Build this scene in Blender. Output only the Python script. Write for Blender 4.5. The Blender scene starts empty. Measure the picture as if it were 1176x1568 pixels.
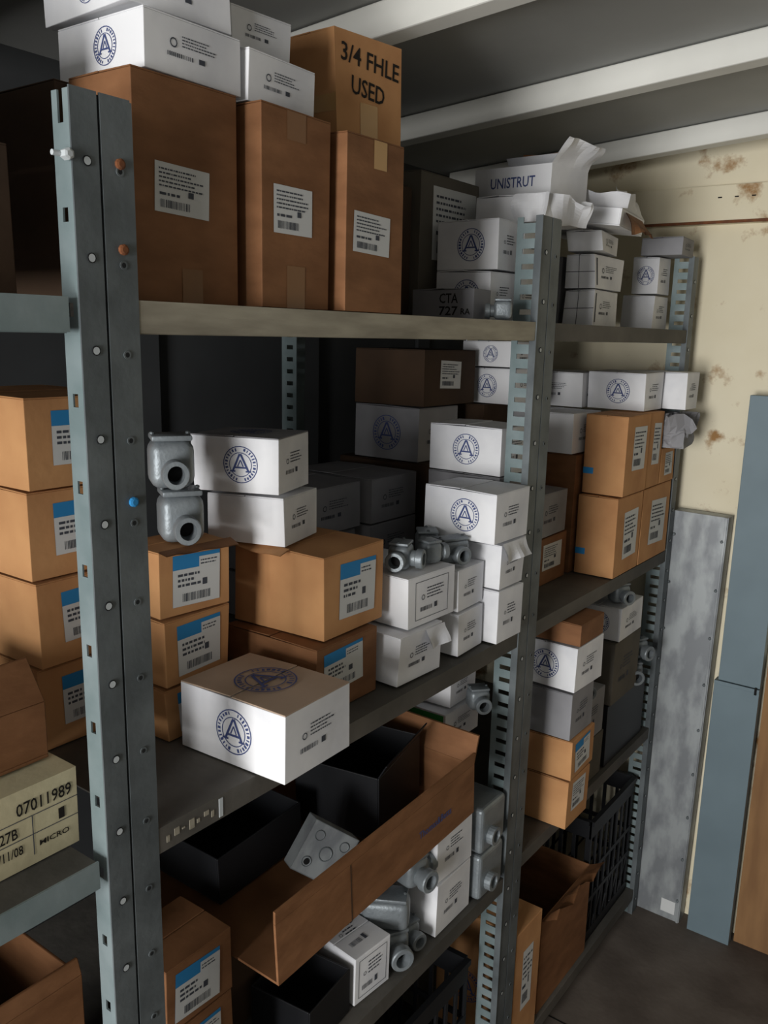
import bpy, bmesh, math, random
from mathutils import Vector, Matrix, Euler
from mathutils.noise import noise as pn
rnd=random.Random(7)
S=bpy.context.scene
# ------------------------------------------------------------------ materials
def lin(h):
    h=h.lstrip('#'); o=[]
    for i in (0,2,4):
        c=int(h[i:i+2],16)/255
        o.append(c/12.92 if c<=.04045 else ((c+.055)/1.055)**2.4)
    return tuple(o)+(1,)
MATS={}
def mat(name,c1,c2=None,scale=12,rough=.8,metal=0,bump=0,bscale=60,stretch=(1,1,1),detail=6,lo=.35,hi=.7,spec=.3):
    m=bpy.data.materials.new(name); m.use_nodes=True; nt=m.node_tree
    b=nt.nodes['Principled BSDF']; b.inputs['Roughness'].default_value=rough; b.inputs['Metallic'].default_value=metal
    b.inputs['Specular IOR Level'].default_value=spec
    b.inputs['Base Color'].default_value=lin(c1)
    tc=nt.nodes.new('ShaderNodeTexCoord'); mp=nt.nodes.new('ShaderNodeMapping'); mp.inputs['Scale'].default_value=stretch
    nt.links.new(tc.outputs['Object'],mp.inputs['Vector'])
    if c2:
        n=nt.nodes.new('ShaderNodeTexNoise'); n.inputs['Scale'].default_value=scale; n.inputs['Detail'].default_value=detail
        nt.links.new(mp.outputs[0],n.inputs['Vector'])
        r=nt.nodes.new('ShaderNodeValToRGB'); r.color_ramp.elements[0].position=lo; r.color_ramp.elements[1].position=hi
        r.color_ramp.elements[0].color=lin(c1); r.color_ramp.elements[1].color=lin(c2)
        nt.links.new(n.outputs['Fac'],r.inputs[0]); nt.links.new(r.outputs[0],b.inputs['Base Color'])
    if bump:
        n2=nt.nodes.new('ShaderNodeTexNoise'); n2.inputs['Scale'].default_value=bscale; n2.inputs['Detail'].default_value=4
        nt.links.new(mp.outputs[0],n2.inputs['Vector'])
        bp=nt.nodes.new('ShaderNodeBump'); bp.inputs['Strength'].default_value=bump; bp.inputs['Distance'].default_value=.003
        nt.links.new(n2.outputs['Fac'],bp.inputs['Height']); nt.links.new(bp.outputs[0],b.inputs['Normal'])
    MATS[name]=m; return m
mat('brown','#6f4a2e','#8a6040',13,.72,bump=.45,bscale=20,stretch=(1,1,2.5),lo=.3,hi=.72)
mat('tan','#a97950','#c29263',11,.85,bump=.4,bscale=20,lo=.3,hi=.72)
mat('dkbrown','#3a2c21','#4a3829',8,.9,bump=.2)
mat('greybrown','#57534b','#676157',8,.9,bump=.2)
mat('white','#c3c5cc','#e6e7ea',8,.7,bump=.35,bscale=12,lo=.25,hi=.6)
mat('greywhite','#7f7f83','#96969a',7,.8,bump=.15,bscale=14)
mat('cream','#b8ae8e','#c8bf9e',7,.8,bump=.2)
mat('ctop','#a48f7c','#b59e8a',7,.8)
mat('ink','#42464f'); mat('logo','#44507f'); mat('black','#101010'); mat('paper','#c6c8c8')
mat('blue','#2a7db5'); mat('green','#3f9c4c'); mat('tape','#b9925e',rough=.25,spec=.5); mat('btape','#7a5433',rough=.3,spec=.5); mat('marker','#1a1612')
mat('steel','#585e61','#70777a',14,.55,metal=.35,bump=.15,bscale=90)
mat('teal','#748486','#8b989b',18,.5,metal=.3,bump=.1)
mat('lip','#857f72','#aba595',22,.6,metal=.2,bump=.2,bscale=60,stretch=(1,.35,2))
mat('shelf','#4d4b47','#67635d',9,.7,metal=.2,bump=.2)
mat('hole','#b9bfc2',rough=.4); mat('holedk','#1a1c1e'); mat('rust','#7a4a2c','#5a3a2a',60,.8)
mat('cast','#7b8287','#8d9498',30,.45,metal=.4,bump=.2,bscale=200)
mat('galv','#83878b','#a3a8aa',9,.45,metal=.4,bump=.05,lo=.42,hi=.6,stretch=(2.5,1,1))
mat('bluegrey','#67777f','#71828a',5,.5,metal=.1)
mat('plastic','#1b1c1f',rough=.45); mat('ply','#7a5a3c','#94714c',7,.8,bump=.2,stretch=(3,1,.5))
mat('floor','#4d453f','#6a625b',6,.85,bump=.3,bscale=40)
mat('ceil','#979896','#a8a9a6',3,.7); mat('beam','#d6d6d0','#e2e2dc',6,.6); mat('wallL','#3a3c3e','#46484a',4,.85)
mat('wallR','#6f6d68','#7a7872',4,.8)
m=mat('wallB','#dcd2b6','#e8e0c8',3,.75)
nt=m.node_tree; b=nt.nodes['Principled BSDF']; ramp=[n for n in nt.nodes if n.type=='VALTORGB'][0]
tc=[n for n in nt.nodes if n.type=='TEX_COORD'][0]
n=nt.nodes.new('ShaderNodeTexNoise'); n.inputs['Scale'].default_value=7; n.inputs['Detail'].default_value=9; n.inputs['Roughness'].default_value=.62
nt.links.new(tc.outputs['Object'],n.inputs['Vector'])
r2=nt.nodes.new('ShaderNodeValToRGB'); r2.color_ramp.elements[0].position=.59; r2.color_ramp.elements[1].position=.68
nt.links.new(n.outputs['Fac'],r2.inputs[0])
mx=nt.nodes.new('ShaderNodeMixRGB'); mx.inputs['Color2'].default_value=lin('#9a7448')
nt.links.new(r2.outputs[0],mx.inputs['Fac']); nt.links.new(ramp.outputs[0],mx.inputs['Color1']); nt.links.new(mx.outputs[0],b.inputs['Base Color'])

# ------------------------------------------------------------------ mesh builder
class MB:
    def __init__(s): s.v=[];s.f=[];s.m=[];s.slots=[]
    def mi(s,n):
        if n not in s.slots: s.slots.append(n)
        return s.slots.index(n)
    def poly(s,pts,mat):
        k=len(s.v); s.v+= [Vector(p) for p in pts]; s.f.append(tuple(range(k,k+len(pts)))); s.m.append(s.mi(mat))
    def slab(s,o,a,b,c,mat):
        o,a,b,c=map(Vector,(o,a,b,c))
        if a.cross(b).dot(c)<0: a,b=b,a
        k=len(s.v)
        s.v+=[o,o+a,o+a+b,o+b,o+c,o+a+c,o+a+b+c,o+b+c]
        for q in ((0,3,2,1),(4,5,6,7),(0,1,5,4),(1,2,6,5),(2,3,7,6),(3,0,4,7)):
            s.f.append(tuple(k+i for i in q)); s.m.append(s.mi(mat))
    def box(s,x0,x1,y0,y1,z0,z1,mat): s.slab((x0,y0,z0),(x1-x0,0,0),(0,y1-y0,0),(0,0,z1-z0),mat)
    def gridbox(s,x0,x1,y0,y1,z0,z1,mat,n=6):
        idx={}
        def vid(i,j,k):
            if (i,j,k) not in idx:
                idx[(i,j,k)]=len(s.v); s.v.append(Vector((x0+(x1-x0)*i/n,y0+(y1-y0)*j/n,z0+(z1-z0)*k/n)))
            return idx[(i,j,k)]
        m=s.mi(mat)
        for a in range(n):
            for b in range(n):
                for q in (((a,b,0),(a,b+1,0),(a+1,b+1,0),(a+1,b,0)),((a,b,n),(a+1,b,n),(a+1,b+1,n),(a,b+1,n)),
                          ((a,0,b),(a+1,0,b),(a+1,0,b+1),(a,0,b+1)),((a,n,b),(a,n,b+1),(a+1,n,b+1),(a+1,n,b)),
                          ((0,a,b),(0,a,b+1),(0,a+1,b+1),(0,a+1,b)),((n,a,b),(n,a+1,b),(n,a+1,b+1),(n,a,b+1))):
                    s.f.append(tuple(vid(*p) for p in q)); s.m.append(m)
    def warp(s,amp):
        lo=[min(v[i] for v in s.v) for i in range(3)]; hi=[max(v[i] for v in s.v) for i in range(3)]
        of={}
        for i in (0,1):
            for j in (0,1):
                for k in (0,1): of[(i,j,k)]=Vector((rnd.uniform(-amp,amp*.2) if i else rnd.uniform(0,amp),rnd.uniform(-amp,0) if j else rnd.uniform(0,amp),rnd.uniform(-amp,0) if k else 0))
        for v in s.v:
            t=[(v[i]-lo[i])/(hi[i]-lo[i]) for i in range(3)]
            d=Vector((0,0,0))
            for (i,j,k),o in of.items():
                d+=o*((t[0] if i else 1-t[0])*(t[1] if j else 1-t[1])*(t[2] if k else 1-t[2]))
            v+=d
    def sheet(s,o,u,v,mat,amp=.004,n=9,fr=40,curl=0):
        o,u,v=Vector(o),Vector(u),Vector(v); nn=u.cross(v).normalized(); m=s.mi(mat); sd=rnd.random()*50
        for side in (0,1):
            k=len(s.v)
            for i in range(n+1):
                for j in range(n+1):
                    a=i/n;b=j/n; p=o+u*a+v*b
                    s.v.append(p+nn*(amp*pn(p*fr+Vector((sd,0,0)))*2*b+curl*b*b-.0012*side))
            for i in range(n):
                for j in range(n):
                    q=(k+i*(n+1)+j,k+(i+1)*(n+1)+j,k+(i+1)*(n+1)+j+1,k+i*(n+1)+j+1)
                    s.f.append(q if side==0 else q[::-1]); s.m.append(m)
    def lathe(s,M,prof,mat,n=20,caps=None):
        k=len(s.v)
        for (r,h) in prof:
            for i in range(n):
                a=2*math.pi*i/n; s.v.append(M@Vector((r*math.cos(a),r*math.sin(a),h)))
        for j in range(len(prof)-1):
            for i in range(n):
                i2=(i+1)%n; s.f.append((k+j*n+i,k+j*n+i2,k+(j+1)*n+i2,k+(j+1)*n+i)); s.m.append(s.mi(mat))
        if caps: 
            s.f.append(tuple(k+(len(prof)-1)*n+i for i in range(n))); s.m.append(s.mi(caps))
    def rounded(s,M,sx,sy,sz,bev,mat,seg=3):
        bm=bmesh.new(); bmesh.ops.create_cube(bm,size=1)
        for v in bm.verts: v.co=Vector((v.co.x*sx,v.co.y*sy,v.co.z*sz))
        bmesh.ops.bevel(bm,geom=bm.edges[:],offset=bev,segments=seg,profile=.5,affect='EDGES')
        k=len(s.v); bm.verts.index_update()
        for v in bm.verts: s.v.append(M@v.co)
        for f in bm.faces: s.f.append(tuple(k+v.index for v in f.verts)); s.m.append(s.mi(mat))
        bm.free()
    def done(s,name,yaw=0,bevel=.0012,pivot=None,parent=None,smooth=False,tilt=(0,0)):
        xs=[v.x for v in s.v];ys=[v.y for v in s.v];zs=[v.z for v in s.v]
        c=Vector(pivot) if pivot else Vector(((min(xs)+max(xs))/2,(min(ys)+max(ys))/2,min(zs)))
        me=bpy.data.meshes.new(name); me.from_pydata([tuple(v-c) for v in s.v],[],s.f)
        for n in s.slots: me.materials.append(MATS[n])
        for p,i in zip(me.polygons,s.m): p.material_index=i; p.use_smooth=smooth
        me.update()
        ob=bpy.data.objects.new(name,me); S.collection.objects.link(ob); ob.location=c
        ob.rotation_euler=(math.radians(tilt[0]),math.radians(tilt[1]),math.radians(yaw))
        if bevel:
            md=ob.modifiers.new('b','BEVEL'); md.width=bevel; md.segments=2; md.limit_method='ANGLE'; md.angle_limit=math.radians(50)
        if parent: ob.parent=parent
        return ob
_tx={}
def textgeo(body):
    if body not in _tx:
        c=bpy.data.curves.new('t','FONT'); c.body=body; c.size=1; c.resolution_u=2; c.offset=.012
        o=bpy.data.objects.new('t',c); S.collection.objects.link(o)
        me=bpy.data.meshes.new_from_object(o.evaluated_get(bpy.context.evaluated_depsgraph_get()))
        vs=[(v.co.x,v.co.y) for v in me.vertices]; fs=[tuple(p.vertices) for p in me.polygons]
        x0=min(v[0] for v in vs);x1=max(v[0] for v in vs);y0=min(v[1] for v in vs);y1=max(v[1] for v in vs)
        _tx[body]=([((v[0]-x0)/(x1-x0),(v[1]-y0)/(y1-y0)) for v in vs],fs)
        bpy.data.objects.remove(o); bpy.data.meshes.remove(me); bpy.data.curves.remove(c)
    return _tx[body]
class Face:
    def __init__(s,mb,o,U,V,N): s.mb=mb;s.o=Vector(o);s.U=Vector(U);s.V=Vector(V);s.N=Vector(N);s.w=s.U.length;s.h=s.V.length;s.u=s.U/s.w;s.v=s.V/s.h;s.rot=0;s.rc=(0,0)
    def p(s,a,b,off=.0005):
        if s.rot:
            ca,sa=math.cos(s.rot),math.sin(s.rot); x,y=a-s.rc[0],b-s.rc[1]; a,b=s.rc[0]+x*ca-y*sa,s.rc[1]+x*sa+y*ca
        return s.o+s.u*a+s.v*b+s.N*off
    def rect(s,a0,b0,a1,b1,mat,off=.0005):
        n=4 if (a1-a0)>.03 and (b1-b0)>.02 else 1
        for i in range(n):
            for j in range(n):
                x0=a0+(a1-a0)*i/n;x1=a0+(a1-a0)*(i+1)/n;y0=b0+(b1-b0)*j/n;y1=b0+(b1-b0)*(j+1)/n
                s.mb.poly([s.p(x0,y0,off),s.p(x1,y0,off),s.p(x1,y1,off),s.p(x0,y1,off)],mat)
    def frame(s,a0,b0,a1,b1,t,mat,off=.0005):
        s.rect(a0,b0,a1,b0+t,mat,off); s.rect(a0,b1-t,a1,b1,mat,off); s.rect(a0,b0+t,a0+t,b1-t,mat,off); s.rect(a1-t,b0+t,a1,b1-t,mat,off)
    def seg(s,a0,b0,a1,b1,t,mat,off):
        d=Vector((a1-a0,b1-b0)).normalized()*t/2; nx,ny=-d.y,d.x
        s.mb.poly([s.p(a0-nx,b0-ny,off),s.p(a0+nx,b0+ny,off),s.p(a1+nx,b1+ny,off),s.p(a1-nx,b1-ny,off)][::-1],mat)
    def ring(s,cx,cy,r0,r1,mat,off,n=28):
        for i in range(n):
            a=2*math.pi*i/n;b=2*math.pi*(i+1)/n
            s.mb.poly([s.p(cx+r0*math.cos(a),cy+r0*math.sin(a),off),s.p(cx+r1*math.cos(a),cy+r1*math.sin(a),off),
                       s.p(cx+r1*math.cos(b),cy+r1*math.sin(b),off),s.p(cx+r0*math.cos(b),cy+r0*math.sin(b),off)],mat)
    def logo(s,cx,cy,r,mat='logo'):
        o=.0006
        s.ring(cx,cy,r*.95,r,mat,o); s.ring(cx,cy,r*.62,r*.66,mat,o)
        for i in range(30):
            a=2*math.pi*i/30
            if i in (7,8,22,23): continue
            l0=.72+.05*rnd.random(); 
            s.seg(cx+r*l0*math.cos(a),cy+r*l0*math.sin(a),cx+r*.9*math.cos(a),cy+r*.9*math.sin(a),r*(.05+.07*rnd.random()),mat,o)
        s.seg(cx-.46*r,cy-.36*r,cx-.02*r,cy+.58*r,r*.11,mat,o); s.seg(cx+.46*r,cy-.36*r,cx+.02*r,cy+.58*r,r*.11,mat,o+.0001)
        s.seg(cx-.36*r,cy-.16*r,cx+.36*r,cy-.16*r,r*.09,mat,o+.0002)
        s.seg(cx-.16*r,cy-.1*r,cx,cy+.25*r,r*.06,mat,o); s.seg(cx+.16*r,cy-.1*r,cx,cy+.25*r,r*.06,mat,o)
        s.seg(cx-.62*r,cy-.36*r,cx-.3*r,cy-.36*r,r*.08,mat,o+.0003); s.seg(cx+.3*r,cy-.36*r,cx+.62*r,cy-.36*r,r*.08,mat,o+.0003)
    def dashes(s,a0,b0,a1,b1,rows,mat='ink',off=.0008,th=.38):
        rh=(b1-b0)/rows
        for i in range(rows):
            y=b1-(i+.8)*rh; x=a0; end=a1-rnd.random()*(a1-a0)*.35
            while x<end:
                w=rh*(.3+rnd.random()*1.1); w=min(w,end-x)
                s.rect(x,y,x+w,y+rh*th,mat,off); x+=w+rh*.28
    def bars(s,a0,b0,a1,b1,mat='ink',off=.0008,n=18):
        st=(a1-a0)/n
        for i in range(n):
            s.rect(a0+i*st,b0,a0+i*st+st*(.25+.45*rnd.random()),b1,mat,off)
    def label(s,a0,b0,a1,b1,blue=False,pm='paper'):
        w=a1-a0;h=b1-b0; s.rot=math.radians(rnd.uniform(-3,3)); s.rc=((a0+a1)/2,(b0+b1)/2)
        s.rect(a0,b0,a1,b1,'blue' if blue else pm,.0006)
        if blue:
            s.rect(a0,b0,a1,b0+h*.72,'paper',.0008); s.rect(a0+.55*w,b0+h*.7,a1,b1-.08*h,'paper',.0008)
            s.dashes(a0+.58*w,b0+.75*h,a1-.05*w,b1-.12*h,2,off=.001)
            s.dashes(a0+.1*w,b0+.36*h,a0+.62*w,b0+.66*h,3,off=.001,th=.5)
            s.rect(a0+.62*w,b0+.35*h,a0+.72*w,b0+.48*h,'ink',.001); s.bars(a0+.2*w,b0+.08*h,a0+.8*w,b0+.24*h,off=.001)
        else:
            s.dashes(a0+.07*w,b0+.5*h,a1-.07*w,b1-.08*h,5,off=.001)
            s.rect(a0+.6*w,b0+.38*h,a0+.70*w,b0+.5*h,'ink',.001); s.bars(a0+.1*w,b0+.1*h,a0+.65*w,b0+.26*h,off=.001); s.dashes(a0+.08*w,b0+.32*h,a0+.5*w,b0+.46*h,1,off=.001)
        s.rot=0
    def prt(s,a0,b0,a1,b1):
        w=a1-a0;h=b1-b0
        s.ring(a0+.12*w,b0+.6*h,.05*w,.07*w,'ink',.0006,12)
        s.dashes(a0+.28*w,b0+.5*h,a1,b1,4,off=.0006); s.bars(a0+.0*w,b0+.05*h,a0+.5*w,b0+.22*h,off=.0006,n=14); s.rect(a0+.6*w,b0+.05*h,a0+.72*w,b0+.26*h,'ink',.0006)
    def text(s,body,a0,b0,a1,b1,mat='marker',off=.0007,rot=0):
        s.rot=math.radians(rot); s.rc=(a0,b0)
        vs,fs=textgeo(body); k=len(s.mb.v); i=s.mb.mi(mat)
        s.mb.v+=[s.p(a0+x*(a1-a0),b0+y*(b1-b0),off) for x,y in vs]; s.rot=0
        for f in fs: s.mb.f.append(tuple(k+j for j in f)); s.mb.m.append(i)
def decorate(fc,dec):
    for d in dec:
        f=fc[d[0]]; k=d[1]; w,h=f.w,f.h
        if k=='logo': f.logo(d[2]*w,d[3]*h,d[4]*min(w,h))
        elif k=='label': f.label(d[2]*w,d[3]*h,d[4]*w,d[5]*h)
        elif k=='blabel': f.label(d[2]*w,d[3]*h,d[4]*w,d[5]*h,True)
        elif k=='prt': f.prt(d[2]*w,d[3]*h,d[4]*w,d[5]*h)
        elif k=='rect': f.rect(d[2]*w,d[3]*h,d[4]*w,d[5]*h,d[6])
        elif k=='frame': f.frame(d[2]*w,d[3]*h,d[4]*w,d[5]*h,.001,'ink')
        elif k=='text': f.text(d[6],d[2]*w,d[3]*h,d[4]*w,d[5]*h,d[7] if len(d)>7 else 'marker',rot=d[8] if len(d)>8 else 0)
def carton(name,x0,x1,y0,y1,z0,z1,c='brown',dec=(),yaw=0,topc=None,tilt=(0,0),seam='y',amp=.002,sheets=()):
    mb=MB(); e=.002
    mb.gridbox(x0,x1,y0,y1,z0,z1-e,c)
    tc=topc or c
    up=rnd.uniform(.0,.0025); t=.0018
    if seam=='y':
        xm=(x0+x1)/2
        mb.slab((x0,y0,z1-e),(xm-x0-.0008,0,up),(0,y1-y0,0),(0,0,t),tc); mb.slab((x1,y0,z1-e),(xm-x1+.0008,0,up*.6),(0,y1-y0,0),(0,0,t),tc)
    else:
        ym=(y0+y1)/2
        mb.slab((x0,y0,z1-e),(x1-x0,0,0),(0,ym-y0-.0008,up),(0,0,t),tc); mb.slab((x0,y1,z1-e),(x1-x0,0,0),(0,ym-y1+.0008,up*.6),(0,0,t),tc)
    fc={'F':Face(mb,(x1,y0,z0),(0,y1-y0,0),(0,0,z1-z0),(1,0,0)),
        'S':Face(mb,(x0,y0,z0),(x1-x0,0,0),(0,0,z1-z0),(0,-1,0)),
        'T':Face(mb,(x1,y0,z1+up),(0,y1-y0,0),(x0-x1,0,0),(0,0,1))}
    decorate(fc,dec)
    mb.warp(amp)
    for sh in sheets: mb.sheet(*sh)
    return mb.done(name,yaw,bevel=.0022 if 'card' in name else .0013,tilt=tilt)
PR=('F','prt',.22,.3,.75,.72)
def wbox(x0,x1,y0,y1,z0,z1,extra=(),yaw=None,c='white',logo=True,**k):
    LG=('S','logo',.55+rnd.uniform(-.05,.05),.5,.33)
    if yaw is None: yaw=rnd.uniform(-1.5,1.5)
    k.setdefault('amp',.003)
    d=list(extra)+([LG] if logo else [])+[PR]
    return carton('white_fitting_box',x0,x1,y0,y1,z0,z1,c,d,yaw,**k)
def open_box(name,x0,x1,y0,y1,z0,z1,c='brown',t=.004,flaps=(),dec=(),yaw=0,skip='',tilt=(0,0),sheets=()):
    mb=MB()
    mb.box(x0,x1,y0,y1,z0,z0+t,c)
    mb.box(x1-t,x1,y0,y1,z0+t,z1,c); mb.box(x0,x0+t,y0,y1,z0+t,z1,c)
    if 'S' not in skip: mb.box(x0+t,x1-t,y0,y0+t,z0+t,z1,c)
    mb.box(x0+t,x1-t,y1-t,y1,z0+t,z1,c)
    for side,ln,ang in flaps:
        a=math.radians(ang); o=ln*math.sin(a); h=ln*math.cos(a)
        if side=='F': mb.slab((x1-t,y0,z1+.0005),(t,0,0),(0,y1-y0,0),(o,0,h),c)
        if side=='B': mb.slab((x0,y0,z1+.0005),(t,0,0),(0,y1-y0,0),(-o,0,h),c)
        if side=='S': mb.slab((x0,y0,z1+.0005),(x1-x0,0,0),(0,t,0),(0,-o,h),c)
        if side=='N': mb.slab((x0,y1-t,z1+.0005),(x1-x0,0,0),(0,t,0),(0,o,h),c)
    f={'F':Face(mb,(x1,y0,z0),(0,y1-y0,0),(0,0,z1-z0),(1,0,0)),'S':Face(mb,(x0,y0,z0),(x1-x0,0,0),(0,0,z1-z0),(0,-1,0))}
    decorate(f,dec)
    for sh in sheets: mb.sheet(*sh)
    return mb.done(name,yaw,tilt=tilt)
def crumpled(name,x0,x1,y0,y1,z0,z1,c='white',amp=.01,fr=22,yaw=0):
    mb=MB(); mb.gridbox(x0,x1,y0,y1,z0,z1,c,10); sd=rnd.random()*40
    for v in mb.v:
        k=(v.z-z0)/(z1-z0)
        n=Vector((pn(v*fr+Vector((sd,0,0))),pn(v*fr+Vector((0,sd,0))),pn(v*fr+Vector((0,0,sd)))))
        v+=Vector((n.x,n.y,min(n.z,.1)*1.5))*amp*(.25+k)*1.6 if k>0 else Vector((0,0,0))
    return mb.done(name,yaw,0)
def conduit(loc,yaw=0,s=1,hubs=('x',),long=False,c='cast',sz=1,hr=1):
    mb=MB()
    L=.075 if long else .05
    mb.rounded(Matrix.Translation((0,0,.025)),.045,L,.05,.012,c,4)
    mb.rounded(Matrix.Translation((-.0,0,.052)),.04,L*.9,.006,.002,c,2)
    for sx in (-.4,.4): mb.lathe(Matrix.Translation((0,sx*L,.055)),[(.003,0),(.003,.002),(.001,.003)],'steel',8)
    prof=[(.016*hr,0),(.0165*hr,.012),(.02*hr,.014),(.02*hr,.026),(.0185*hr,.028),(.0125*hr,.028),(.012*hr,.008)]
    zc=.022 if hr==1 else .018
    for h in hubs:
        if h=='x': M=Matrix.Translation((.02,0,zc))@Matrix.Rotation(math.radians(90),4,'Y')
        if h=='y': M=Matrix.Translation((0,-L/2+.004,zc))@Matrix.Rotation(math.radians(90),4,'X')
        if h=='n': M=Matrix.Translation((0,L/2-.004,zc))@Matrix.Rotation(math.radians(-90),4,'X')
        mb.lathe(M,prof,c,22,caps='black')
    o=mb.done('conduit_body_fitting',yaw,0,pivot=(0,0,0),smooth=True); o.location=loc; o.scale=(s,s,s*sz)
    md=o.modifiers.new('e','EDGE_SPLIT'); md.split_angle=math.radians(35)
    return o
# ------------------------------------------------------------------ room
def cz(x): return 2.08+.075*(x-.15)
YB=1.80; XL=-.70; XR=1.65; YF=-3.0
mb=MB(); mb.box(XL-.1,XR+.1,YF-.1,YB+.1,-.06,0,'floor')
for yy in (-1.2,.0,1.2): mb.box(XL,XR,yy,yy+.004,0,.0006,'black')
mb.box(.55,.554,YF,YB,0,.0006,'black')
mb.done('floor',bevel=0)
mb=MB(); mb.box(XL,XR,YB,YB+.05,0,2.4,'wallB'); mb.done('wall_back',bevel=0)
mb=MB()
mb.box(XL,XR,1.775,YB,1.915,2.005,'wallB'); mb.box(XL,XR,1.77,1.775,1.915,1.922,'rust')
for i in range(6): mb.box(.02+i*.04,.03+i*.04,1.7735,1.775,1.975,1.978,'black')
mb.done('trim_1',bevel=.003)
mb=MB()
mb.box(XL-.05,XL,YF,YB,0,2.4,'wallL')
for i in range(10): mb.box(XL,XL+.012,YF+.2+i*.48,YF+.26+i*.48,0,2.0,'wallL')
mb.done('wall_left',bevel=.003)
mb=MB(); mb.box(XR,XR+.05,YF,YB,0,2.4,'wallR'); mb.done('wall_right',bevel=0)
mb=MB(); mb.box(XL,-.1,YF-.05,YF,0,2.4,'wallR'); mb.box(-.1,1.3,YF-.05,YF,2.05,2.4,'wallR'); mb.box(1.3,XR,YF-.05,YF,0,2.4,'wallR'); mb.done('wall_front',bevel=0)
mb=MB()
mb.slab((XL-.05,YF-.05,cz(XL-.05)+.05),(XR-XL+.1,0,.075*(XR-XL+.1)),(0,YB-YF+.1,0),(0,0,.04),'ceil')
mb.done('ceiling',bevel=0)
for yb in (-2.5,-1.9,-1.0,-.45,.1,.6,1.1,1.62):
    mb=MB(); h=.052
    mb.slab((XL+.03,yb,cz(XL+.03)),(XR-XL-.03,0,.075*(XR-XL-.03)),(0,.045,0),(0,0,h-.004),'beam'); mb.done('ceiling_beam',bevel=.003)
# ------------------------------------------------------------------ shelving
PY=[-.914,0,.914,1.738]
DX=-.60
def shelf_rack():
    root=bpy.data.objects.new('metal_shelving',None); S.collection.objects.link(root)
    for j,py_ in enumerate(PY):
        W=.029 if j==1 else .038
        mb=MB()
        for xf,sg in ((0,1),(DX,-1)):
            ya=py_-W; yb=py_+.034 if j<3 else py_
            if xf==0:
                mb.box(xf-.002,xf,ya,py_-.0015,.0,1.832,'steel')
                if j<3: mb.box(xf-.002,xf,py_+.0015,yb,0,1.832,'steel'); mb.box(xf-.006,xf-.002,py_-.004,py_+.004,0,1.83,'holedk')
                if j!=1: mb.box(xf-.012,xf+.0015,ya-.002,ya,0,1.832,'steel')
                if j<3: mb.box(xf-.03,xf,yb,yb+.002,0,1.83,'steel')
                z=.04
                while z<1.82:
                    M=Matrix.Translation((xf+.0,py_-W*.5,z))@Matrix.Rotation(math.radians(90),4,'Y')
                    mb.lathe(M,[(.0046,.0002),(.0046,.0012),(.0036,.0012)],'holedk',12,caps='hole')
                    M=Matrix.Translation((xf+.0,py_+.02,z-.004))@Matrix.Rotation(math.radians(90),4,'Y')
                    if j<3: mb.lathe(M,[(.0042,.0002),(.0042,.001),(.0025,.001)],'steel',12,caps='holedk')
                    z+=.0825
            else:
                mb.box(xf-.002,xf,ya,yb,0,1.832,'teal')
                for i in range(70): mb.box(xf,xf+.0006,ya+.014,ya+.024,.03+i*.0254,.042+i*.0254,'holedk')
            fl=.026 if j==1 else .048
            x0,x1=(xf-fl,xf-.002) if xf==0 else (xf,xf+.04)
            wo,wi=(.008,.008) if (j==1 and xf==0) else (.012,.010)
            mb.box(x0,x0+wo,ya,ya+.002,0,1.83,'teal'); mb.box(x1-wi,x1,ya,ya+.002,0,1.83,'teal')  # side flange coloured lighter than the front, painting in its light
            p_=.0825 if (j==1 and xf==0) else .0254
            n=int(1.83/p_)
            for i in range(n): mb.box(x0+wo,x1-wi,ya,ya+.002,i*p_,i*p_+p_*(.85 if p_>.05 else .65),'teal')
        if j==1:
            for z,mt in ((1.775,'rust'),(1.70,'rust'),(1.46,'blue')):
                M=Matrix.Translation((0,.02,z))@Matrix.Rotation(math.radians(90),4,'Y'); mb.lathe(M,[(.005,0),(.005,.003),(.003,.004)],mt,10,caps=mt)
            M=Matrix.Translation((-.004,-.034,1.775))@Matrix.Rotation(math.radians(90),4,'Y'); mb.lathe(M,[(.005,0),(.005,.008),(.003,.009)],'hole',6,caps='hole')
            M=Matrix.Translation((-.004,-.03,1.775))@Matrix.Rotation(math.radians(90),4,'X'); mb.lathe(M,[(.0025,0),(.0025,.016)],'hole',8,caps='hole')
        mb.done('upright',bevel=0,parent=root)
    lev=[[1.655,1.09,.57,.08],[1.655,1.09,.57,.08],[1.655,1.09,.585,.08]]
    for b in range(3):
        ya=PY[b]+.037; yb=PY[b+1]-.042
        for i,z in enumerate(lev[b]):
            mb=MB()
            mb.box(DX+.003,-.003,ya,yb,z-.002,z,'shelf')
            lm='lip' if (i==0 and b==1) else ('teal' if b==0 else 'shelf')
            mb.box(-.0045,-.0025,ya,yb,z-.032,z-.002,lm); mb.box(-.02,-.0045,ya,yb,z-.032,z-.030,'shelf')
            mb.box(DX+.003,DX+.005,ya,yb,z-.032,z-.002,'shelf')
            mb.box(-.003,-.0005,PY[b]+.036,PY[b+1]-.04,z-.031,z-.0,lm)
            if b==1 and i==1:
                for q in range(7): mb.box(-.0005,.0001,ya+.01+q*.011,ya+.014+q*.011+.003*(q%2),z-.022+.003*(q%3),z-.014+.004*(q%2),'lip')
                mb.box(-.0005,.0002,ya+.088,ya+.094,z-.028,z-.004,'hole')
            mb.done('shelf_panel',bevel=0,parent=root)
    return root
shelf_rack()
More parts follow.
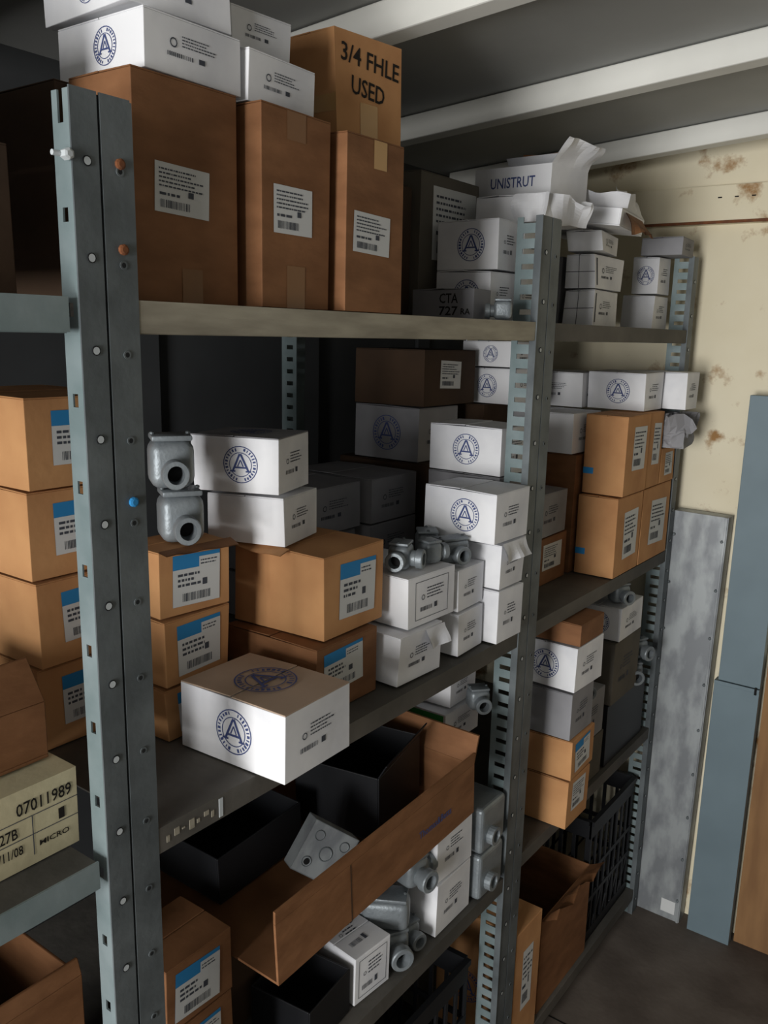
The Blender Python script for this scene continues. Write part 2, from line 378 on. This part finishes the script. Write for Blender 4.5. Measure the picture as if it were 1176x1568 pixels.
# ------------------------------------------------------------------ top shelf
Z1=1.656
carton('large_cardboard_carton',-.135,-.034,.062,.203,Z1,1.877,'brown',[('F','label',.18,.40,.70,.62),('F','rect',.42,.0,.62,.16,'btape')])
carton('large_cardboard_carton',-.13,-.014,.218,.336,Z1,1.875,'brown',[('F','label',.16,.38,.72,.62),('F','rect',.35,0,.62,.22,'btape'),('F','rect',.35,.85,.62,.99,'btape')])
carton('large_cardboard_carton',-.13,0,.35,.472,Z1,1.869,'brown',[('F','label',.12,.34,.75,.57),('F','rect',.45,.83,.68,.99,'tape')])
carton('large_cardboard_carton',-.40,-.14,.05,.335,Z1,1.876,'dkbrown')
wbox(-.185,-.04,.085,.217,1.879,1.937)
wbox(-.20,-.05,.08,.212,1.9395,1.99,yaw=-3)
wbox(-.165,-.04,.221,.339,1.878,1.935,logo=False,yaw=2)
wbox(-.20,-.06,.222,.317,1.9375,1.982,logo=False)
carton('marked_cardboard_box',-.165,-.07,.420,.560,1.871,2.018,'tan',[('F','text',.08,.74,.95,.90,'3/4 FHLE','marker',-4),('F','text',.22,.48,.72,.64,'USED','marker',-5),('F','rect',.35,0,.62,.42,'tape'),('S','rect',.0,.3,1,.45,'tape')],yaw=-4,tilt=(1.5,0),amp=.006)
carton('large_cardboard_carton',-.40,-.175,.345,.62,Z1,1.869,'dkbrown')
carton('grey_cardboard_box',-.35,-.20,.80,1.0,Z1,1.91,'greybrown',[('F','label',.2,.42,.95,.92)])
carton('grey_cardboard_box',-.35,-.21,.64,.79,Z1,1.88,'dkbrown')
wbox(-.187,-.06,.835,.918,1.742,1.828); wbox(-.187,-.06,.922,1.01,1.742,1.826,logo=False)
wbox(-.171,-.058,.812,.90,Z1,1.740); wbox(-.171,-.06,.905,1.01,Z1,1.740,logo=False)
carton('grey_fitting_box',-.174,-.05,.745,.80,Z1,1.706,'greywhite',[('S','text',.45,.52,.75,.85,'CTA'),('S','text',.45,.12,.75,.42,'727'),('S','text',.8,.15,.95,.35,'RA')])
conduit((-.018,.785,Z1+.001),-60,.6,('y',))
wbox(-.19,-.10,.95,1.15,1.83,1.882,logo=False,yaw=7)
crumpled('crumpled_white_box',-.085,-.02,.95,1.08,1.832,1.878,'white',.012,25,-12)
open_box('open_white_box',-.23,-.055,1.03,1.16,1.886,1.945,'white',.003,[('N',.045,-35)],[('S','text',.22,.35,.8,.68,'UNISTRUT','logo')],yaw=-6,tilt=(0,1),
   sheets=[((-.055,1.03,1.945),(0,.13,0),(.03,-.01,.045),'white',.008,9,25,.01),((-.22,1.16,1.945),(.16,0,0),(0,.02,.05),'brown',.005,9,20,0)])
open_box('open_cardboard_box',-.22,-.12,1.19,1.30,1.884,1.945,'brown',.003,[('N',.03,-30)],yaw=-8)
for z0,z1 in ((Z1,1.730),(1.732,1.804)):
    wbox(-.122,-.05,1.223,1.38,z0,z1,logo=False,extra=[('S','rect',.0,.48,1,.5,'ink'),('S','rect',.45,0,.47,1,'ink'),('F','rect',.05,.1,.09,.9,'ink')],yaw=rnd.uniform(-3,3),amp=.006)
wbox(-.128,-.048,1.215,1.37,1.806,1.848,logo=False,yaw=8,amp=.008)
crumpled('crumpled_white_box',-.2,-.12,1.19,1.40,1.85,1.88,'white',.012,18,0)
open_box('torn_white_box',-.10,-.01,1.20,1.40,1.852,1.886,'white',.003,[],yaw=8,tilt=(0,6),sheets=[((-.01,1.20,1.886),(0,.2,0),(-.03,.0,.03),'white',.012,10,22,.012),((-.10,1.20,1.886),(.1,0,0),(.01,-.035,.01),'white',.01,10,22,-.01),((-.008,1.22,1.88),(0,.15,0),(.028,0,-.035),'brown',.008,10,22,0)])
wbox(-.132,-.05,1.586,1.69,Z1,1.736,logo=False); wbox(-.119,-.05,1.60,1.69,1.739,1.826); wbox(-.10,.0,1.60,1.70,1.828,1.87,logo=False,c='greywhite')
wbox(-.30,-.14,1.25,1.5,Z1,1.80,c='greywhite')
# bay nearest the camera
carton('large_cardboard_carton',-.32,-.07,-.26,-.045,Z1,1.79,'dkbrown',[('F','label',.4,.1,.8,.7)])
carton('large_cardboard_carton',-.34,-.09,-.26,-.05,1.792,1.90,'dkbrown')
# ------------------------------------------------------------------ second shelf, near + first bay
Z2=1.092
for i in range(4):
    carton('cardboard_fitting_box',-.45,-.25+.004*(i%2),.055,.213,Z2+i*.114,Z2+i*.114+.1125,'tan',[('F','blabel',.22,.25,.62,.85)],yaw=(-1,1,0,1)[i])
for i,(a,b_) in enumerate(((Z2,1.166),(1.168,1.26),(1.262,1.352))):
    carton('cardboard_fitting_box',-.24,-.15,.172,.29,a,b_,'tan',[('F','blabel',.18,.12,.85,.9)],yaw=(0,2,-3)[i],amp=.004,
       sheets=[((-.15,.172,1.352),(0,.118,0),(.018,.0,-.004),'brown',.003,8,25,0)] if i==2 else ())
conduit((-.185,.235,1.353),-30,1.15,('x',),sz=1.1,hr=.76); conduit((-.195,.23,1.353+.072),-33,1.15,('x',),sz=1.1,hr=.76)
carton('cardboard_fitting_box',-.223,-.05,.367,.515,1.2,1.326,'tan',[('F','blabel',.25,.18,.85,.85)],yaw=2,amp=.004,sheets=[((-.223,.367,1.326),(.11,0,0),(0,-.02,-.006),'tan',.004,8,25,0)])
carton('cardboard_fitting_box',-.22,-.04,.345,.49,Z2,1.198,'brown',[('F','blabel',.12,.3,.75,.9)],amp=.003)
wbox(-.259,-.129,.345,.455,1.328,1.40,yaw=15,logo=False,amp=.004)
wbox(-.275,-.135,.335,.445,1.403,1.487,extra=[('T','logo',.5,.5,.28)],yaw=17,topc='greywhite',tilt=(0,-1),amp=.005)  # grey top colour paints in the dimmer light on that face
wbox(-.135,.046,.184,.315,Z2,1.185,extra=[('T','logo',.5,.5,.32)],topc='ctop',yaw=2)
wbox(-.2,-.012,.51,.628,Z2+.002,1.176,logo=False,amp=.006,yaw=-2,sheets=[((-.012,.58,1.172),(0,.05,0),(.012,.0,-.03),'white',.008,8,30,0)]); carton('white_fitting_box',-.2,-.02,.543,.672,1.178,1.261,'white',[('F','frame',.15,.12,.85,.88),('F','prt',.25,.25,.75,.75)],yaw=-2)
wbox(-.15,-.015,.680,.770,Z2+.002,1.170,logo=False,amp=.004); wbox(-.15,-.02,.682,.770,1.172,1.246,logo=False)
wbox(-.15,.01,.776,.868,Z2+.002,1.192,logo=False); wbox(-.15,.01,.776,.868,1.194,1.279,logo=False,amp=.005,sheets=[((.01,.78,1.277),(0,.08,0),(.012,0,-.03),'white',.006,8,30,0)]); wbox(-.14,.01,.75,.868,1.281,1.371,amp=.003)
conduit((-.07,.585,1.262),20,.8,('x','y')); conduit((-.055,.645,1.262),70,.7,('x',)); conduit((-.06,.72,1.247),-20,.8,('x',),True); conduit((-.11,.72,1.247),40,.9,('y',))
# behind
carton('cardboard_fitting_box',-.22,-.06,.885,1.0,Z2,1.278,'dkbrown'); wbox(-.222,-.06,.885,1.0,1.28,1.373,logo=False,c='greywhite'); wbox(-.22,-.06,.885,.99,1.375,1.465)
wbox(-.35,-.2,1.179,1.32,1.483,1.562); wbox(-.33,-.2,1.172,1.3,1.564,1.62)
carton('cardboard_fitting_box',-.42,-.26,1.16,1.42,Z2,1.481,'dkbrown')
carton('cardboard_fitting_box',-.50,-.27,.95,1.14,Z2,1.368,'dkbrown'); wbox(-.46,-.29,.95,1.10,1.37,1.483,c='greywhite'); carton('cardboard_fitting_box',-.46,-.28,.95,1.15,1.485,1.60,'dkbrown',[('F','label',.3,.3,.7,.8)])  # middle box is a white one, its shadow painted in as greywhite
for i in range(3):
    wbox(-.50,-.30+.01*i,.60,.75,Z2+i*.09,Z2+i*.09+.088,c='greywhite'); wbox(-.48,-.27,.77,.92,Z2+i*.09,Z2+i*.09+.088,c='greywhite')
# ------------------------------------------------------------------ second shelf, far bay
for (a,b_) in ((1.325,1.482),(1.486,1.685)):
    carton('cardboard_fitting_box',-.095,.002,a,b_,Z2+.001,1.28,'tan',[('F','label',.3,.2,.85,.8),('S','rect',.0,.25,.25,.33,'blue')])
carton('cardboard_fitting_box',-.095,.005,1.338,1.482,1.282,1.464,'tan',[('F','label',.3,.3,.85,.85),('S','rect',.0,.25,.25,.33,'blue')])
carton('cardboard_fitting_box',-.095,.003,1.486,1.58,1.282,1.464,'tan',[('F','label',.3,.3,.85,.85)])
carton('cardboard_fitting_box',-.095,.003,1.585,1.685,1.282,1.37,'tan',[('F','label',.3,.2,.85,.85)])
crumpled('crumpled_paper_wrap',-.05,.045,1.59,1.68,1.372,1.45,'greywhite',.02,30,8)
wbox(-.154,-.01,1.47,1.59,1.466,1.556); wbox(-.30,-.158,1.45,1.58,1.466,1.55,logo=False,extra=[('S','prt',.3,.3,.7,.7)]); wbox(-.12,.045,1.60,1.69,1.466,1.555,logo=False)
carton('cardboard_fitting_box',-.255,-.1,1.31,1.56,Z2,1.37,'brown'); wbox(-.30,-.105,1.30,1.45,1.372,1.464,logo=False)
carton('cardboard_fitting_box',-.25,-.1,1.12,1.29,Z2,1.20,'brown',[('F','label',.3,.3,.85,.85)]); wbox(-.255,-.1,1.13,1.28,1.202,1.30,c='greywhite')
# ------------------------------------------------------------------ third shelf far bay
Z3=.587
carton('cardboard_fitting_box',-.12,.035,1.083,1.196,Z3,.70,'tan',[('F','label',.2,.3,.8,.9)])
carton('cardboard_fitting_box',-.12,.035,1.083,1.21,.702,.792,'tan',[('F','blabel',.15,.15,.8,.9)],yaw=2,amp=.004)
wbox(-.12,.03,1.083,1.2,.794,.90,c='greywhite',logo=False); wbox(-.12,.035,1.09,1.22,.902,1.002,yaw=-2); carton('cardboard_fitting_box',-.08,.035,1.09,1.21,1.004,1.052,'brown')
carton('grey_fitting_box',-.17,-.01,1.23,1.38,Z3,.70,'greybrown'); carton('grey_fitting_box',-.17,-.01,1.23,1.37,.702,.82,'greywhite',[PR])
conduit((-.03,1.27,.821),-40,.9,('x',)); conduit((-.06,1.33,.821),-80,1,('x','y')); conduit((-.03,1.31,.885),-20,.8,('y',))
carton('grey_fitting_box',-.15,-.01,1.40,1.66,Z3,.75,'plastic'); wbox(-.12,.0,1.41,1.56,.915,1.0); carton('grey_fitting_box',-.14,-.005,1.40,1.57,.752,.913,'greybrown',[PR])
conduit((-.03,1.46,1.001),-30,.9,('x',)); conduit((-.03,1.6,.751),-50,1,('x','y')); conduit((-.03,1.62,.81),-20,1,('x','y'))
# ------------------------------------------------------------------ third shelf first bay
Z=.572
for a,b_ in ((Z,.65),(.652,.745),(.747,.842)):
    carton('cardboard_fitting_box',-.165,-.06,.085,.20,a,b_,'brown',[('F','blabel',.12,.1,.8,.85)],amp=.003)
wbox(-.12,-.01,.64,.76,Z,.676,logo=False); wbox(-.12,-.01,.64,.755,.678,.784,logo=False,amp=.004)
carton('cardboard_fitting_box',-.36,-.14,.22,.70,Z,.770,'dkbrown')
carton('white_fitting_box',-.12,-.02,.43,.515,Z,.66,'white',[('F','frame',.1,.1,.9,.9),('F','prt',.2,.2,.8,.8),('T','prt',.2,.2,.8,.8)],yaw=-6)
open_box('black_plastic_bin',-.13,-.02,.30,.41,Z,.65,'plastic',.003,yaw=6)
conduit((-.05,.56,Z),-30,1.05,('x','y')); conduit((-.06,.555,Z+.06),-60,1.1,('y',),True); conduit((-.05,.605,Z+.0),-15,.8,('x',)); conduit((-.04,.60,Z+.125),-10,1,('x','n'))
for z0 in (Z,.67):
    mb=MB(); mb.rounded(Matrix.Translation((-.045,.82,z0+.047)),.09,.09,.094,.008,'cast',3)
    mb.lathe(Matrix.Translation((-.003,.81,z0+.03))@Matrix.Rotation(math.radians(90),4,'Y'),[(.018,0),(.018,.016),(.012,.016),(.011,.004)],'cast',18,caps='black')
    mb.done('cast_outlet_box',bevel=0)
# tray
open_box('open_cardboard_tray',-.36,.02,.212,.70,.795,.89,'brown',.004,[('N',.05,20),('F',.02,3)],[('F','text',.66,.4,.85,.54,'Thomas&Betts','logo'),('F','rect',.31,0,.315,1,'dkbrown')],yaw=-1,skip='S',tilt=(3.5,0))
open_box('black_plastic_bin',-.22,-.06,.50,.66,.815,.935,'plastic',.003,[('F',.03,30)],yaw=10,tilt=(3.5,0))
open_box('black_plastic_bin',-.30,-.15,.26,.44,.802,.88,'plastic',.003,tilt=(3.5,0))
mb=MB(); a=.05
mb.box(-a,a,-a,a,0,.002,'galv'); mb.box(-a,-a+.002,-a,a,0,.045,'galv'); mb.box(a-.002,a,-a,a,0,.045,'galv'); mb.box(-a,a,-a,-a+.002,0,.045,'galv'); mb.box(-a,a,a-.002,a,0,.045,'galv')
for (x,y,r) in ((0,0,.014),(-.028,-.026,.01),(.028,.026,.01),(-.028,.026,.01),(.028,-.026,.01)):
    mb.lathe(Matrix.Translation((x,y,-.0005))@Matrix.Rotation(math.pi,4,'X'),[(r,0),(r,.0012),(r*.85,.0012),(r*.85,.0002)],'steel',18,caps='galv')
mb.lathe(Matrix.Translation((.028,-.026,-.002))@Matrix.Rotation(math.pi,4,'X'),[(.006,0),(.006,.0004)],'black',12,caps='black')
o=mb.done('steel_outlet_box',bevel=.001,pivot=(0,0,0)); o.location=(-.05,.38,.86); o.rotation_mode='QUATERNION'; o.rotation_quaternion=Vector((.72,-.45,.2)).to_track_quat('-Z','Y')@Euler((0,0,math.radians(35))).to_quaternion(); o.scale=(.8,.8,.8)
# under shelf, back
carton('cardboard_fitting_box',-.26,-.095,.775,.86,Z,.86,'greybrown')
carton('white_fitting_box',-.245,-.09,.775,.90,.862,.93,'white',[('S','rect',.03,.42,.97,.95,'green'),('S','rect',.03,.05,.97,.40,'blue'),('S','text',.3,.12,.9,.34,'O-Z/GEDNEY','paper',0),PR])
wbox(-.22,-.1,.80,.90,.932,1.0,logo=False); conduit((-.06,.84,.932),-40,.8,('x',))
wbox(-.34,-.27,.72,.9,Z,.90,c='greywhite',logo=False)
# ------------------------------------------------------------------ near bay
carton('printed_parts_box',-.26,-.045,-.26,-.030,Z2,1.180,'cream',[('F','text',.70,.68,.97,.84,'07011989'),('F','text',.56,.42,.70,.56,'9127B'),('F','text',.9,.42,.93,.56,'1'),('F','text',.56,.2,.72,.32,'04/11/08'),('F','text',.8,.2,.95,.27,'MICRO'),('F','rect',.45,.62,1,.63,'ink'),('F','rect',.45,.38,1,.39,'ink'),('F','rect',.77,.12,.775,.62,'ink')])
open_box('open_cardboard_box',-.30,-.08,-.28,-.04,1.182,1.245,'brown',flaps=[('F',.05,-35)])
open_box('open_cardboard_box',-.30,-.10,-.22,-.004,Z,.88,'brown',.004,[('F',.02,-20)],[('F','blabel',.45,.35,.85,.8)])
# ------------------------------------------------------------------ bottom shelf
def crate(x0,x1,y0,y1,z0,z1,yaw=0):
    mb=MB(); t=.006; c='plastic'
    mb.box(x0,x1,y0,y1,z0,z0+.006,c)
    def wall(o,u,n,L):
        o=Vector(o);u=Vector(u);n=Vector(n)
        H=z1-z0
        for (h,hh) in ((0,.03),(H*.33,.012),(H*.55,.012),(H-.05,.05)):
            mb.slab(o+Vector((0,0,h)),u*L,n*t,(0,0,hh),c)
        k=int(L/.035)
        for i in range(k+1):
            mb.slab(o+u*(i*(L-.009)/k)+n*.0005,u*.009,n*(t-.001),(0,0,H-.001),c)
        k2=int(L/.05)
        for i in range(k2):
            a=o+u*(i*L/k2)+n*.001+Vector((0,0,.03)); mb.slab(a,u*.006,n*(t-.002),u*(L/k2)+Vector((0,0,H*.3)),c)
        mb.slab(o-n*.006+Vector((0,0,H-.012)),u*L,n*.006,(0,0,.012),c)
    wall((x1,y0,z0),(0,1,0),(-1,0,0),y1-y0); wall((x0,y0,z0),(0,1,0),(1,0,0),y1-y0)
    wall((x0+t,y0,z0),(1,0,0),(0,1,0),x1-x0-2*t); wall((x0+t,y1,z0),(1,0,0),(0,-1,0),x1-x0-2*t)
    mb.done('milk_crate',yaw,0)
crate(-.33,-.02,1.385,1.68,.081,.44)
crate(-.36,-.04,.45,.82,.081,.40)
open_box('open_cardboard_box',-.30,-.01,1.10,1.375,.081,.33,'brown',.004,[],skip='S',sheets=[((-.01,1.10,.33),(0,.275,0),(.035,0,.02),'brown',.008,10,20,0)])
carton('cardboard_fitting_box',-.2,.0,.955,1.075,.081,.385,'tan',[('S','logo',.4,.4,.2),('F','label',.3,.3,.7,.8)])
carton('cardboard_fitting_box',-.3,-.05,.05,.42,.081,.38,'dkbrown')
# ------------------------------------------------------------------ panels on the back wall
gx=-.018
mb=MB(); mb.box(gx,gx+.14,1.745,1.747,0,1.19,'galv'); mb.box(gx,gx+.002,1.747,1.79,0,1.19,'galv'); mb.box(gx+.138,gx+.14,1.747,1.79,0,1.19,'galv'); mb.box(gx,gx+.14,1.747,1.79,1.188,1.19,'galv'); mb.box(gx,gx+.14,1.747,1.79,0,.002,'galv')
mb.box(gx-.004,gx+.002,1.741,1.745,0,1.19,'galv'); mb.box(gx+.132,gx+.138,1.741,1.745,0,1.19,'galv')
for i in range(9):
    for x in (gx+.006,gx+.13): mb.lathe(Matrix.Translation((x,1.743,.07+i*.132))@Matrix.Rotation(math.radians(90),4,'X'),[(.004,0),(.004,.004),(.002,.005)],'steel',8,caps='steel')
mb.box(gx+.085,gx+.125,1.7435,1.7445,.02,.06,'paper')
mb.done('galvanized_wireway_panel',tilt=(0,.75))
mb=MB(); mb.box(.148,.262,1.735,1.765,0,.755,'bluegrey'); mb.box(.148,.262,1.733,1.735,.745,.755,'bluegrey'); mb.box(.157,.262,1.737,1.765,.757,1.503,'bluegrey'); mb.box(.25,.256,1.731,1.735,.74,.76,'black')
mb.done('painted_sheet_metal_panel')
mb=MB(); mb.box(.268,.95,1.765,1.782,0,.83,'ply'); mb.done('plywood_board')
# ------------------------------------------------------------------ camera
R=Vector((.8076,.589,.0244)); F=Vector((-.571,.792,-.2145)); F.normalize(); R=(R-F*R.dot(F)).normalized(); D=F.cross(R)
cam=bpy.data.objects.new('camera',bpy.data.cameras.new('camera')); S.collection.objects.link(cam)
C=Vector((.70,-.51,1.63))
cam.matrix_world=Matrix(((R.x,-D.x,-F.x,C.x),(R.y,-D.y,-F.y,C.y),(R.z,-D.z,-F.z,C.z),(0,0,0,1)))
cam.data.sensor_fit='VERTICAL'; cam.data.sensor_height=36; cam.data.lens=1318/1568*36
cam.data.shift_x=-12/1568; cam.data.shift_y=16/1568; cam.data.clip_start=.01
S.camera=cam
# ------------------------------------------------------------------ light
w=bpy.data.worlds.new('sky'); S.world=w; w.use_nodes=True
w.node_tree.nodes['Background'].inputs[0].default_value=(.75,.85,1,1); w.node_tree.nodes['Background'].inputs[1].default_value=.6
l=bpy.data.lights.new('doorway_daylight','AREA'); l.shape='RECTANGLE'; l.size=1.0; l.size_y=1.4; l.energy=128; l.color=(1,.985,.96)
lo=bpy.data.objects.new('doorway_daylight',l); S.collection.objects.link(lo); lo.location=(.42,-2.9,1.25); lo.rotation_euler=(math.radians(90),0,0)
S.view_settings.view_transform='Standard'
